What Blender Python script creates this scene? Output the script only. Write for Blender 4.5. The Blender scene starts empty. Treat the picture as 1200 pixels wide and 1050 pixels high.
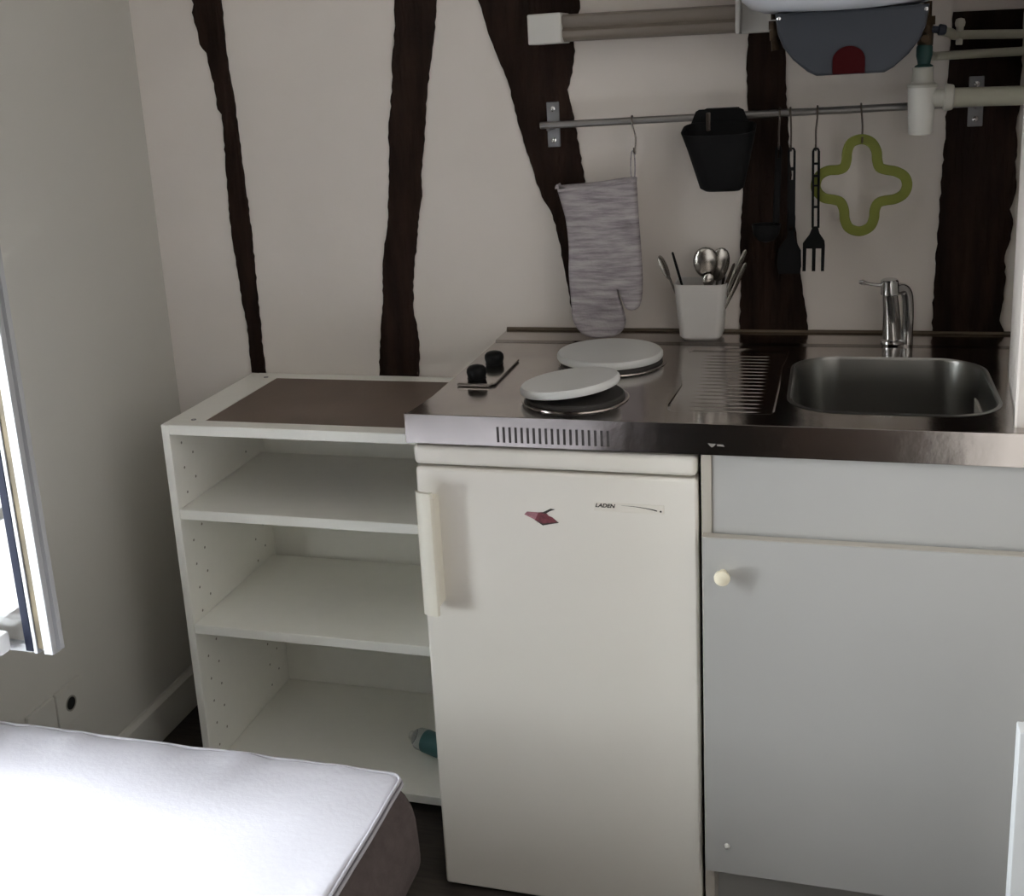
"""Kitchenette corner with timber-framed wall."""
# real-world outlines (metres, x and z) of the irregular timber posts and the mitt
DATA = {
  'beam1': [(-0.6413, 1.6292), (-0.6331, 1.5994), (-0.6394, 1.5826), (-0.6306, 1.5422), (-0.6297, 1.5178), (-0.6158, 1.4995), (-0.6109, 1.4588), (-0.6057, 1.4355), (-0.6043, 1.3821), (-0.5955, 1.3709), (-0.5972, 1.3242), (-0.5988, 1.2789), (-0.6015, 1.2239), (-0.6033, 1.159), (-0.604, 1.1026), (-0.5995, 1.036), (-0.5971, 0.9686), (-0.5897, 0.9063), (-0.592, 0.8511), (-0.5916, 0.7993), (-0.5576, 0.798), (-0.559, 0.8417), (-0.5585, 0.9007), (-0.557, 0.9686), (-0.5564, 1.0452), (-0.556, 1.1019), (-0.5576, 1.1766), (-0.5591, 1.2502), (-0.5616, 1.3138), (-0.5621, 1.3766), (-0.5657, 1.4299), (-0.5684, 1.474), (-0.5688, 1.5348), (-0.5675, 1.5777), (-0.5681, 1.6204)],
  'beam2': [(-0.1848, 1.5955), (-0.1867, 1.5271), (-0.1993, 1.4615), (-0.2002, 1.428), (-0.2112, 1.3607), (-0.2178, 1.3267), (-0.223, 1.2399), (-0.2285, 1.1959), (-0.2355, 1.1336), (-0.2477, 1.0795), (-0.2577, 1.0062), (-0.2631, 0.9411), (-0.2746, 0.8749), (-0.2834, 0.7942), (-0.1922, 0.7962), (-0.1864, 0.8477), (-0.1868, 0.8948), (-0.193, 0.9414), (-0.19, 1.006), (-0.1768, 1.0787), (-0.169, 1.1324), (-0.1557, 1.1853), (-0.1537, 1.2377), (-0.1443, 1.2893), (-0.14, 1.3235), (-0.1296, 1.3907), (-0.1205, 1.4404), (-0.1098, 1.4893), (-0.101, 1.5377), (-0.0939, 1.5889)],
  'beam3': [(-0.0187, 1.5833), (-0.0039, 1.5392), (0.0059, 1.4984), (0.024, 1.4487), (0.0422, 1.3987), (0.0518, 1.3488), (0.0651, 1.2983), (0.0784, 1.2475), (0.0873, 1.2134), (0.1029, 1.1704), (0.1192, 1.1409), (0.128, 1.1012), (0.1365, 1.049), (0.145, 0.9963), (0.1504, 0.952), (0.1856, 0.9486), (0.1824, 1.0573), (0.1883, 1.126), (0.1877, 1.2072), (0.1793, 1.2608), (0.1727, 1.3106), (0.1657, 1.3518), (0.1585, 1.3846), (0.1699, 1.4163), (0.1764, 1.4559), (0.1746, 1.4956), (0.1893, 1.5338), (0.1873, 1.5682)],
  'beam4': [(0.5018, 1.542), (0.5033, 1.4699), (0.5002, 1.4366), (0.4987, 1.383), (0.5018, 1.3284), (0.4955, 1.2657), (0.4907, 1.2179), (0.4923, 1.1775), (0.489, 1.1205), (0.4873, 1.0544), (0.4872, 0.9872), (0.4855, 0.9362), (0.4854, 0.876), (0.6147, 0.8778), (0.6124, 0.937), (0.604, 0.9788), (0.5988, 1.0204), (0.5952, 1.0698), (0.5884, 1.1187), (0.5849, 1.1672), (0.5764, 1.2469), (0.5744, 1.3096), (0.5694, 1.3563), (0.5691, 1.4022), (0.5672, 1.4478), (0.565, 1.5374)],
  'beam5': [(0.851, 1.4822), (0.8487, 1.4377), (0.8476, 1.3941), (0.8468, 1.3426), (0.8463, 1.2829), (0.8436, 1.2071), (0.8416, 1.1454), (0.8396, 1.0828), (0.839, 1.0192), (0.837, 0.9546), (0.8369, 0.8759), (0.9706, 0.8778), (0.9621, 0.9037), (0.9521, 0.931), (0.9573, 0.9711), (0.9586, 1.0028), (0.9548, 1.05), (0.9631, 1.0811), (0.9659, 1.1088), (0.959, 1.1351), (0.9672, 1.1654), (0.9648, 1.2109), (0.9656, 1.2482), (0.9613, 1.2781), (0.9653, 1.3074), (0.9649, 1.3658), (0.9646, 1.4233), (0.9642, 1.4801)],
  'mitt': [(0.1471, 1.2048), (0.1522, 1.2079), (0.2257, 1.2124), (0.2946, 1.2201), (0.3007, 1.2071), (0.3026, 1.1505), (0.306, 1.085), (0.308, 1.0269), (0.3054, 0.985), (0.2983, 0.9664), (0.2816, 0.9629), (0.2718, 0.9714), (0.264, 0.9934), (0.2593, 1.0052), (0.2621, 0.9849), (0.2698, 0.9595), (0.2724, 0.9339), (0.2601, 0.9149), (0.2362, 0.9077), (0.2072, 0.9074), (0.1852, 0.9158), (0.1689, 0.9417), (0.1668, 0.9762), (0.164, 1.036), (0.166, 1.0866), (0.1629, 1.1368), (0.1557, 1.17)],
}
TRIVET = [(0.7032, 1.2738), (0.7192, 1.2673), (0.7282, 1.252), (0.73, 1.2354), (0.7346, 1.2232), (0.7462, 1.2183), (0.7621, 1.2148), (0.7766, 1.2054), (0.7813, 1.1902), (0.7761, 1.1752), (0.7621, 1.1664), (0.7449, 1.1638), (0.7334, 1.1595), (0.728, 1.1473), (0.7269, 1.132), (0.72, 1.1166), (0.7026, 1.1092), (0.6848, 1.1157), (0.6771, 1.1313), (0.6753, 1.1484), (0.6691, 1.1625), (0.6572, 1.1674), (0.6409, 1.1709), (0.6289, 1.182), (0.6257, 1.1959), (0.6314, 1.2112), (0.646, 1.2199), (0.6637, 1.2209), (0.6738, 1.2251), (0.6779, 1.2371), (0.6791, 1.2537), (0.686, 1.2685)]
SKY = 44.0
EXPO = 0.0
import bpy, bmesh, math, random
from mathutils import Vector, Matrix, noise
random.seed(7)
PI = math.pi
C = bpy.context.scene.collection
WALL = 0.5785            # y of the back wall
# ------------------------------------------------------------------ materials
def mat(name, col, rough=.5, metal=0., nscale=0, namt=.0, bump=0., bscale=60, spec=.5, coat=0., trans=0., alpha=1., stretch=(1,1,1), ior=1.45):
    m = bpy.data.materials.new(name); m.use_nodes = True
    nt = m.node_tree; p = nt.nodes['Principled BSDF']
    p.inputs['Base Color'].default_value = (*col, 1)
    p.inputs['Roughness'].default_value = rough
    p.inputs['Metallic'].default_value = metal
    p.inputs['Specular IOR Level'].default_value = spec
    p.inputs['Coat Weight'].default_value = coat
    p.inputs['Transmission Weight'].default_value = trans
    p.inputs['IOR'].default_value = ior
    p.inputs['Alpha'].default_value = alpha
    tc = nt.nodes.new('ShaderNodeTexCoord'); mp = nt.nodes.new('ShaderNodeMapping')
    mp.inputs['Scale'].default_value = stretch
    nt.links.new(tc.outputs['Object'], mp.inputs[0])
    if namt:
        n = nt.nodes.new('ShaderNodeTexNoise'); n.inputs['Scale'].default_value = nscale; n.inputs['Detail'].default_value = 5
        nt.links.new(mp.outputs[0], n.inputs['Vector'])
        r = nt.nodes.new('ShaderNodeValToRGB')
        r.color_ramp.elements[0].position = .3; r.color_ramp.elements[1].position = .7
        r.color_ramp.elements[0].color = (*[c*(1-namt) for c in col], 1)
        r.color_ramp.elements[1].color = (*[min(1, c*(1+namt)) for c in col], 1)
        nt.links.new(n.outputs['Fac'], r.inputs[0]); nt.links.new(r.outputs[0], p.inputs['Base Color'])
    if bump:
        n2 = nt.nodes.new('ShaderNodeTexNoise'); n2.inputs['Scale'].default_value = bscale; n2.inputs['Detail'].default_value = 6
        nt.links.new(mp.outputs[0], n2.inputs['Vector'])
        b = nt.nodes.new('ShaderNodeBump'); b.inputs['Strength'].default_value = bump; b.inputs['Distance'].default_value = .01
        nt.links.new(n2.outputs['Fac'], b.inputs['Height']); nt.links.new(b.outputs[0], p.inputs['Normal'])
    return m
M = {}
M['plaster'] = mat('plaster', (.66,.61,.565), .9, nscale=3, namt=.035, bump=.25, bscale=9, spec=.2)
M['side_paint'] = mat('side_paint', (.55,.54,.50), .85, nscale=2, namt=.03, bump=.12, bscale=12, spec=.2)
M['far_wall'] = mat('darkened_brown_wall', (.16,.125,.10), .9, nscale=4, namt=.1)  # unseen wall, colour darkened to cut bounce light
M['wardrobe_blocker'] = mat('dark_wood_veneer', (.06,.035,.024), .55, nscale=6, namt=.4, stretch=(6,6,.6))
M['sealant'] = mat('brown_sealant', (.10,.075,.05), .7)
M['ceiling'] = mat('ceiling_paint', (.36,.33,.30), .9, nscale=3, namt=.02)
M['floor'] = mat('dark_floor', (.03,.024,.020), .7, nscale=14, namt=.4, stretch=(1,8,1))
M['beam'] = mat('dark_beam', (.019,.0105,.0075), .75, nscale=10, namt=.5, bump=.6, bscale=30, stretch=(3,1,.5), spec=.12)
M['laminate'] = mat('white_laminate', (.82,.81,.755), .42, nscale=40, namt=.01)
M['laminate_edge'] = mat('cream_edge', (.42,.39,.34), .5)
M['hole'] = mat('peg_hole', (.26,.25,.22), .8)
M['hardboard'] = mat('brown_hardboard', (.155,.115,.09), .62, nscale=8, namt=.08, bump=.05)
M['fridge'] = mat('fridge_enamel', (.72,.69,.63), .38, nscale=3, namt=.015)
M['fridge_plastic'] = mat('fridge_plastic', (.69,.66,.57), .4)
M['gasket'] = mat('grey_gasket', (.10,.095,.085), .7)
M['greydoor'] = mat('grey_white_board', (.39,.387,.372), .5, nscale=5, namt=.02)
M['cream'] = mat('cream_knob', (.78,.72,.56), .35)
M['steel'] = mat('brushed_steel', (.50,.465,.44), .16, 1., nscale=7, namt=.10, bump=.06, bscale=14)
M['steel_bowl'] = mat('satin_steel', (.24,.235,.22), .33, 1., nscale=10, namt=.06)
M['vent'] = mat('vent_dark', (.05,.045,.045), .7)
M['chrome'] = mat('chrome', (.62,.62,.62), .1, 1.)
M['zinc'] = mat('zinc_plate', (.24,.24,.25), .5, .6)
M['rail'] = mat('rail_steel', (.30,.29,.28), .35, .9)
M['wire'] = mat('dull_wire', (.12,.10,.085), .4, .9)
M['lid'] = mat('white_enamel_lid', (.60,.605,.59), .32)
M['plate'] = mat('cast_iron', (.03,.027,.025), .55)
M['black'] = mat('black_plastic', (.005,.005,.005), .5, spec=.2)
M['blackmatte'] = mat('black_nylon', (.006,.006,.0065), .7, spec=.18)
M['green'] = mat('olive_silicone', (.15,.165,.016), .55)
M['white_plastic'] = mat('white_plastic', (.60,.59,.55), .4)
M['pvc'] = mat('grey_white_pvc', (.45,.44,.39), .42)
M['pipe'] = mat('painted_pipe', (.36,.35,.28), .5)
M['tank'] = mat('tank_enamel', (.72,.76,.82), .22)
M['slate'] = mat('slate_plastic', (.040,.045,.055), .55, spec=.3)
M['red'] = mat('dark_red_lens', (.034,.001,.002), .6, spec=.1)
M['brass'] = mat('old_brass', (.055,.034,.017), .55, .5, nscale=60, namt=.4)
M['teal_green'] = mat('dark_green_plastic', (.012,.05,.045), .5)
M['navy'] = mat('dark_blue_plastic', (.012,.018,.035), .5)
M['diffuser'] = mat('aged_diffuser', (.185,.158,.13), .35, nscale=6, namt=.1, stretch=(.3,1,4))
M['lampbox'] = mat('lamp_body_white', (.55,.54,.51), .5)
M['cup'] = mat('white_ceramic', (.58,.565,.545), .3)
M['spoon'] = mat('spoon_steel', (.42,.40,.37), .25, 1.)
M['top_fabric'] = mat('white_mattress_fabric', (.42,.412,.445), .9, bump=.06, bscale=120, spec=.2)
M['side_fabric'] = mat('taupe_fabric', (.075,.06,.057), .95, nscale=50, namt=.12, bump=.3, bscale=150, spec=.2)
M['upvc'] = mat('window_plastic', (.74,.75,.76), .4)
M['leafpaint'] = mat('darkened_window_paint', (.34,.345,.35), .5)  # white leaf paint, darkened in colour to offset the strong window light
M['pipe_grey'] = mat('grey_piping', (.33,.32,.345), .8)
M['seal'] = mat('dark_blue_seal', (.006,.008,.018), .8, spec=.15)
M['tan'] = mat('tan_weathered_strip', (.085,.066,.036), .8, nscale=30, namt=.5, stretch=(1,1,.4))
M['glass'] = mat('window_glass', (1,1,1), 0., trans=1., ior=1.6)
M['clear'] = mat('clear_plastic', (.9,.93,.95), .12, trans=.75, ior=1.3)
M['teal'] = mat('teal_label', (.06,.16,.17), .5)
M['stick_pink'] = mat('sticker_pink', (.33,.15,.17), .5, nscale=150, namt=.35)
M['stick_red'] = mat('sticker_maroon', (.15,.035,.045), .5, nscale=150, namt=.4)
M['ink'] = mat('badge_ink', (.035,.03,.024), .5)
M['badge'] = mat('badge_plate', (.715,.68,.61), .4)
M['emblem'] = mat('pale_emblem', (.20,.185,.17), .6)
M['wood_frame'] = mat('dark_bed_frame', (.05,.04,.032), .7)
M['panel'] = mat('cool_white_board', (.53,.545,.55), .4)
# striped oven mitt
m = mat('grey_striped_fabric', (.34,.32,.33), .95, bump=.3, bscale=200, spec=.1); M['mitt'] = m
nt = m.node_tree; p = nt.nodes['Principled BSDF']
tc = nt.nodes.new('ShaderNodeTexCoord'); mp = nt.nodes.new('ShaderNodeMapping')
mp.inputs['Scale'].default_value = (7,1,62); mp.inputs['Rotation'].default_value = (0,-.05,0)
ns = nt.nodes.new('ShaderNodeTexNoise'); ns.inputs['Scale'].default_value = 1.7; ns.inputs['Detail'].default_value = 6; ns.inputs['Roughness'].default_value = .62
cr = nt.nodes.new('ShaderNodeValToRGB'); e = cr.color_ramp.elements
e[0].position = .33; e[0].color = (.20,.18,.19,1); e[1].position = .68; e[1].color = (.46,.43,.435,1)
x_ = e.new(.45); x_.color = (.29,.265,.28,1); x_ = e.new(.54); x_.color = (.37,.34,.35,1)
nt.links.new(tc.outputs['Object'], mp.inputs[0]); nt.links.new(mp.outputs[0], ns.inputs['Vector'])
nt.links.new(ns.outputs['Fac'], cr.inputs[0]); nt.links.new(cr.outputs[0], p.inputs['Base Color'])

# ------------------------------------------------------------------ object helpers
POS = {}
def link(name, bm, ms, parent=None, smooth=True, angle=35):
    """one mesh object, origin at its own centre, kept in place under its parent"""
    bmesh.ops.remove_doubles(bm, verts=bm.verts, dist=1e-6)
    bmesh.ops.recalc_face_normals(bm, faces=bm.faces)
    lo = Vector([min(v.co[i] for v in bm.verts) for i in range(3)]); hi = Vector([max(v.co[i] for v in bm.verts) for i in range(3)])
    c = (lo+hi)/2
    bmesh.ops.translate(bm, verts=bm.verts, vec=-c)
    me = bpy.data.meshes.new(name); bm.to_mesh(me); bm.free()
    for mm in (ms if isinstance(ms, (list, tuple)) else [ms]): me.materials.append(M[mm])
    if smooth:
        for f in me.polygons: f.use_smooth = True
        me.set_sharp_from_angle(angle=math.radians(angle))
    o = bpy.data.objects.new(name, me); C.objects.link(o)
    if smooth:
        wn = o.modifiers.new('weighted', 'WEIGHTED_NORMAL'); wn.keep_sharp = True
    if parent: o.parent = parent; o.location = c-POS[parent]
    else: o.location = c
    POS[o] = c
    return o
def thing(name, label, cat, loc, group=None, kind=None):
    o = bpy.data.objects.new(name, None); C.objects.link(o); o.location = loc; o.empty_display_size = .05
    POS[o] = Vector(loc)
    if kind: o['kind'] = kind
    if label: o['label'] = label; o['category'] = cat
    if group: o['group'] = group
    return o
def tag(o, label, cat, group=None):
    o['label'] = label; o['category'] = cat
    if group: o['group'] = group
    return o
def struct(name, bm, m, parent=None, **k):
    o = link(name, bm, m, parent, **k)
    if not parent: o['kind'] = 'structure'
    return o
def new(): return bmesh.new()
def box(bm, x0, x1, y0, y1, z0, z1, bev=0., seg=2, mi=0, rot=None):
    r = bmesh.ops.create_cube(bm, size=1); vs = r['verts']
    for v in vs: v.co = Vector(((x0+x1)/2+v.co.x*(x1-x0), (y0+y1)/2+v.co.y*(y1-y0), (z0+z1)/2+v.co.z*(z1-z0)))
    fs = list({f for v in vs for f in v.link_faces})
    if bev:
        g = bmesh.ops.bevel(bm, geom=list({e for v in vs for e in v.link_edges}), offset=bev, segments=seg, affect='EDGES', profile=.5)
        fs = list({f for f in g['faces']} | {f for f in fs if f.is_valid}); vs = list({v for f in fs for v in f.verts})
    for f in fs: f.material_index = mi
    if rot:
        c = Vector(((x0+x1)/2, (y0+y1)/2, (z0+z1)/2))
        bmesh.ops.rotate(bm, verts=vs, cent=c, matrix=Matrix.Rotation(rot[1], 3, rot[0]))
    return bm
def loft(bm, loops, cap0=True, cap1=True, closed=True, mi=0):
    L = [[bm.verts.new(p) for p in lp] for lp in loops]; n = len(L[0]); fs = []
    for a, b in zip(L, L[1:]):
        for i in range(n if closed else n-1):
            j = (i+1) % n
            fs.append(bm.faces.new((a[i], a[j], b[j], b[i])))
    if cap0: fs.append(bm.faces.new(L[0][::-1]))
    if cap1: fs.append(bm.faces.new(L[-1]))
    for f in fs: f.material_index = mi
    return L
def ring(c, n, r, seg=20, r2=None, up=None):
    n = Vector(n).normalized(); a = n.orthogonal().normalized() if up is None else (Vector(up)-n*Vector(up).dot(n)).normalized()
    b = n.cross(a); r2 = r if r2 is None else r2
    return [Vector(c)+a*math.cos(2*PI*i/seg)*r+b*math.sin(2*PI*i/seg)*r2 for i in range(seg)]
def cyl(bm, a, b, r, r1=None, seg=24, mi=0, bev=0.):
    a, b = Vector(a), Vector(b); d = (b-a).normalized(); r1 = r if r1 is None else r1
    lp = []
    if bev: lp.append(ring(a, d, r-bev, seg))
    lp.append(ring(a+d*bev, d, r, seg)); lp.append(ring(b-d*bev, d, r1, seg))
    if bev: lp.append(ring(b, d, r1-bev, seg))
    loft(bm, lp, mi=mi); return bm
def lathe(bm, c, prof, seg=40, axis='z', mi=0, sy=1.):
    lp = []
    for r, h in prof:
        l = []
        for i in range(seg):
            t = 2*PI*i/seg; u, v = r*math.cos(t), r*sy*math.sin(t)
            l.append(Vector(c)+(Vector((u, v, h)) if axis == 'z' else Vector((u, h, v)) if axis == 'y' else Vector((h, u, v))))
        lp.append(l)
    loft(bm, lp, mi=mi); return bm
def tube(bm, pts, r, seg=12, flat=1., rs=None, mi=0):
    pts = [Vector(p) for p in pts]; lp = []; up = None
    for i, p in enumerate(pts):
        d = (pts[min(i+1, len(pts)-1)]-pts[max(i-1, 0)]).normalized()
        if up is None: up = d.orthogonal().normalized()
        up = (up-d*up.dot(d)).normalized()
        rr = rs[i] if rs else r
        lp.append(ring(p, d, rr, seg, rr*flat, up))
    loft(bm, lp, mi=mi); return bm
def smooth_path(pts, n=6, closed=False):
    pts = [Vector(p) for p in pts]; out = []; N = len(pts)
    for i in range(N if closed else N-1):
        g = lambda k: pts[k % N] if closed else pts[max(0, min(N-1, k))]
        p0, p1, p2, p3 = g(i-1), g(i), g(i+1), g(i+2)
        for s in range(n):
            t = s/n
            out.append(.5*((2*p1)+(p2-p0)*t+(2*p0-5*p1+4*p2-p3)*t*t+(3*p1-p0-3*p2+p3)*t**3))
    if not closed: out.append(pts[-1])
    return out
def prism(bm, pts, a, b, axis='y', bev=0., seg=2, mi=0):
    """outline in the plane across axis, extruded from a to b"""
    def P(u, v, w): return {'y': Vector((u, w, v)), 'z': Vector((u, v, w)), 'x': Vector((w, u, v))}[axis]
    A = [bm.verts.new(P(u, v, a)) for u, v in pts]; B = [bm.verts.new(P(u, v, b)) for u, v in pts]
    n = len(pts); fs = [bm.faces.new(A), bm.faces.new(B[::-1])]
    for i in range(n):
        j = (i+1) % n; fs.append(bm.faces.new((A[i], B[i], B[j], A[j])))
    if bev:
        es = list(set(fs[0].edges) | set(fs[1].edges))
        g = bmesh.ops.bevel(bm, geom=es, offset=bev, segments=seg, affect='EDGES', profile=.5)
    for f in fs:
        if f.is_valid: f.material_index = mi
    return bm
def rr(cx, cy, w, h, r, z, k=6):
    """rounded rectangle loop in the plane z"""
    out = []
    for sx, sy, a0 in ((1, 1, 0), (-1, 1, PI/2), (-1, -1, PI), (1, -1, 1.5*PI)):
        for i in range(k+1):
            t = a0+PI/2*i/k
            out.append(Vector((cx+sx*(w/2-r)+r*math.cos(t), cy+sy*(h/2-r)+r*math.sin(t), z)))
    return out
def holed(bm, outer, holes, mi=0):
    """flat sheet with holes"""
    es = []
    for lp in [outer]+holes:
        vs = [bm.verts.new(p) for p in lp]
        es += [bm.edges.new((vs[i], vs[(i+1) % len(vs)])) for i in range(len(vs))]
    g = bmesh.ops.triangle_fill(bm, edges=es, use_beauty=True)
    for f in g['geom']:
        if isinstance(f, bmesh.types.BMFace): f.material_index = mi
    return bm
def text_bm(s, size, loc, shear=0., ext=.0003):
    cu = bpy.data.curves.new('lettering', 'FONT'); cu.body = s; cu.size = size; cu.shear = shear; cu.extrude = ext; cu.offset = size*.03
    ob = bpy.data.objects.new('lettering', cu); C.objects.link(ob)
    dg = bpy.context.evaluated_depsgraph_get(); me = bpy.data.meshes.new_from_object(ob.evaluated_get(dg))
    bm = new(); bm.from_mesh(me); bpy.data.objects.remove(ob); bpy.data.meshes.remove(me)
    bmesh.ops.transform(bm, matrix=Matrix.Translation(loc) @ Matrix.Rotation(PI/2, 4, 'X'), verts=bm.verts)
    return bm

# ------------------------------------------------------------------ the room
XL = -.79; ZC = 2.4; YF = -3.6; XR = 1.0
bm = box(new(), XL-.3, 1.3, YF-.2, .8, -.1, 0); struct('floor', bm, 'floor', smooth=False)
bm = box(new(), XL-.3, 1.3, YF-.2, .8, ZC, ZC+.1); struct('ceiling', bm, 'ceiling', smooth=False)
bm = box(new(), XL-.3, 1.3, WALL, WALL+.12, 0, ZC); struct('wall_back', bm, 'plaster', smooth=False)
bm = box(new(), XL-.3, 1.3, YF-.12, YF, 0, ZC); struct('wall_front', bm, 'far_wall', smooth=False)
WY0, WY1, WZ0, WZ1 = -1.04, -.53, .46, 2.08     # the window opening
bm = new(); box(bm, XL-.28, XL, WY1, WALL, 0, ZC); box(bm, XL-.28, XL, YF, WY0, 0, ZC)
box(bm, XL-.28, XL, WY0, WY1, 0, WZ0); box(bm, XL-.28, XL, WY0, WY1, WZ1, ZC)
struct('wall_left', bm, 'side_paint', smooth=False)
# right wall: out of square, leaning in towards the end of the worktop, then stepping back
bm = prism(new(), [(.979,WALL+.02), (.953,.43), (.9345,.30), (.921,.12), (.909,.03), (.912,.028), (XR,.026), (XR,YF), (1.25,YF), (1.25,WALL+.02)], 0, ZC, 'z')
struct('wall_right', bm, 'plaster', smooth=False)
bm = prism(new(), [(XL,0), (XL+.014,0), (XL+.014,.085), (XL+.006,.095), (XL,.095)], YF+.001, WALL, 'y')
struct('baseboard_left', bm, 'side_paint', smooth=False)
# window: fixed frame in the opening and one leaf swung into the room
w = thing('window_1', None, None, (XL, -1.0, WZ0), kind='structure')
bm = new(); a, b = XL-.075, XL-.005
box(bm, a, b, WY0, WY0+.05, WZ0, WZ1, .004); box(bm, a, b, WY1-.05, WY1, WZ0, WZ1, .004)
box(bm, a, b, WY0+.045, WY1-.045, WZ0, WZ0+.045, .004); box(bm, a, b, WY0+.045, WY1-.045, WZ1-.05, WZ1, .004)
box(bm, a, b, WY0+.045, WY1-.045, .682, .706, .003)
link('window_frame', bm, 'upvc', w)
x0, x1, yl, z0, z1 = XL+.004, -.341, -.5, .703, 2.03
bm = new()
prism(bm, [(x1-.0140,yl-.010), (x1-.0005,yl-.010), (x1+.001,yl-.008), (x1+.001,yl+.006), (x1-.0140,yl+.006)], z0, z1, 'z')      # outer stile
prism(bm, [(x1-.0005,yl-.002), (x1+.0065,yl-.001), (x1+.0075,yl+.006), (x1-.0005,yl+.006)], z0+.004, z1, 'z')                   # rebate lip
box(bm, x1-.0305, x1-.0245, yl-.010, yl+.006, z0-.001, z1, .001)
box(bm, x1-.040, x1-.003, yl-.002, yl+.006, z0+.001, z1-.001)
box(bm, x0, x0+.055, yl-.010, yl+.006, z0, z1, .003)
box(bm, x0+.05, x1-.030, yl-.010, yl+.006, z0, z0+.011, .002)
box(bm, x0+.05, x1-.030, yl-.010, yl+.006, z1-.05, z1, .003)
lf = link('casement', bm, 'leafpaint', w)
bm = box(new(), x1-.0243, x1-.0142, yl-.0085, yl-.001, z0+.006, z1-.01, .001); link('weathered_strip', bm, 'tan', lf)
bm = box(new(), x1-.043, x1-.0307, yl-.0105, yl+.005, z0+.002, z1-.01, .001); link('glazing_seal', bm, 'seal', lf)
bm = new(); box(bm, x0+.05, x1-.040, yl-.006, yl-.003, z0+.010, z1-.04); box(bm, x0+.05, x1-.040, yl+.002, yl+.005, z0+.010, z1-.04)
link('pane', bm, 'glass', lf)
bm = box(new(), -.47, -.405, yl-.034, yl-.0102, z0+.002, z0+.032, .006, 3); link('bottom_latch', bm, 'upvc', lf)

# timber posts let into the back wall
def beam(key, label, side=0):
    pts = DATA[key]
    # fray the edges a little, as rough plaster against old timber
    out = []
    for i, (u, v) in enumerate(pts):
        u2, v2 = pts[(i+1) % len(pts)]
        out.append((u, v)); L = math.hypot(u2-u, v2-v)
        if abs(v2-v) > .01:
            n = max(1, int(L/.009))
            for k in range(1, n):
                t = k/n; out.append((u+(u2-u)*t+(random.random()-.5)*.0032, v+(v2-v)*t))
    bm = new()
    n = len(out); A = [bm.verts.new((u, WALL+.004, v)) for u, v in out]; B = [bm.verts.new((u, WALL-.0045, v)) for u, v in out]
    for i in range(n):
        j = (i+1) % n; bm.faces.new((A[i], B[i], B[j], A[j]))
    es = [bm.edges.get((B[i], B[(i+1) % n])) for i in range(n)]
    bmesh.ops.triangle_fill(bm, edges=es, use_beauty=True)
    o = link('timber_post', bm, 'beam', smooth=False)
    tag(o, label, 'beam', 'timber posts in the back wall')
beam('beam1', 'thin crooked dark timber post nearest the room corner, ending behind the shelf unit')
beam('beam2', 'wavy dark timber post rising behind the middle of the open shelf unit')
beam('beam3', 'slanting dark timber brace that narrows down to a point behind the oven mitt')
beam('beam4', 'dark timber post rising behind the black bin and hanging utensils, left of the green trivet')
beam('beam5', 'widest dark timber post, behind the water pipes and right of the tap')

# ------------------------------------------------------------------ open shelf unit
t = thing('shelf_unit', 'white open shelf unit with brown inset top standing left of the fridge', 'shelf unit', (-.294,.37,0))
X0, X1, Y0, Y1, ZT, TH = -.5884, .000, .1855, .572, .80, .017
for s, xa in ((0, X0), (1, X1-TH)):
    bm = box(new(), xa, xa+TH, Y0, Y1, 0, ZT-.0005, .0012, 1)
    fx = xa+TH if s == 0 else xa
    for yy in (Y0+.038, Y0+.075, Y1-.10, Y1-.06):
        zz = .075 if yy in (Y0+.038, Y1-.10) else .095
        while zz < .77:
            h = ring((fx+(.0004 if s == 0 else -.0004), yy, zz), (1 if s == 0 else -1, 0, 0), .0028, 10)
            f = bm.faces.new([bm.verts.new(q) for q in h]); f.material_index = 1
            zz += .052
    link('side_panel', bm, ['laminate', 'hole'], t, smooth=False)
# top frame and the inset board
bm = new(); outer = [Vector((X0+TH,Y0,ZT)), Vector((X1-TH,Y0,ZT)), Vector((X1-TH,Y1,ZT)), Vector((X0+TH,Y1,ZT))]
box(bm, X0+TH, X1-TH, Y0+.0005, Y0+.036, ZT-.0205, ZT, .0012, 1); box(bm, X0+TH, X1-TH, Y1-.036, Y1, ZT-.0205, ZT, .0012, 1)
box(bm, X0+TH, X0+.078, Y0+.036, Y1-.036, ZT-.0205, ZT); box(bm, X1-.078, X1-TH, Y0+.036, Y1-.036, ZT-.0205, ZT)
link('top_frame', bm, 'laminate', t, smooth=False)
bm = box(new(), X0+.0785, X1-.0785, Y0+.0365, Y1-.0365, ZT-.012, ZT-.0012); link('inset_board', bm, 'hardboard', t, smooth=False)
for xx in (X0+.052, X1-.052):
    for yy in (Y0+.037, Y1-.036):
        bm = lathe(new(), (xx, yy, ZT), [(.0052, -.001), (.0052, .0008), (.003, .0008), (.0025, -.0006)], 16); link('cam_fitting', bm, 'zinc', t)
for zz, fy in ((.623, .0015), (.373, .0015)):
    bm = box(new(), X0+TH, X1-TH, Y0+fy, .540, zz-.0205, zz, .0012, 1); link('shelf', bm, 'laminate', t, smooth=False)
bm = box(new(), X0+TH, X1-TH, Y0+.0005, .556, .0255, .0446, .0012, 1); link('bottom_board', bm, 'laminate', t, smooth=False)
bm = new(); box(bm, X0+TH, X1-TH, .558, .563, .0255, ZT-.021)
link('back_panel', bm, 'laminate', t, smooth=False)
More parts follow.
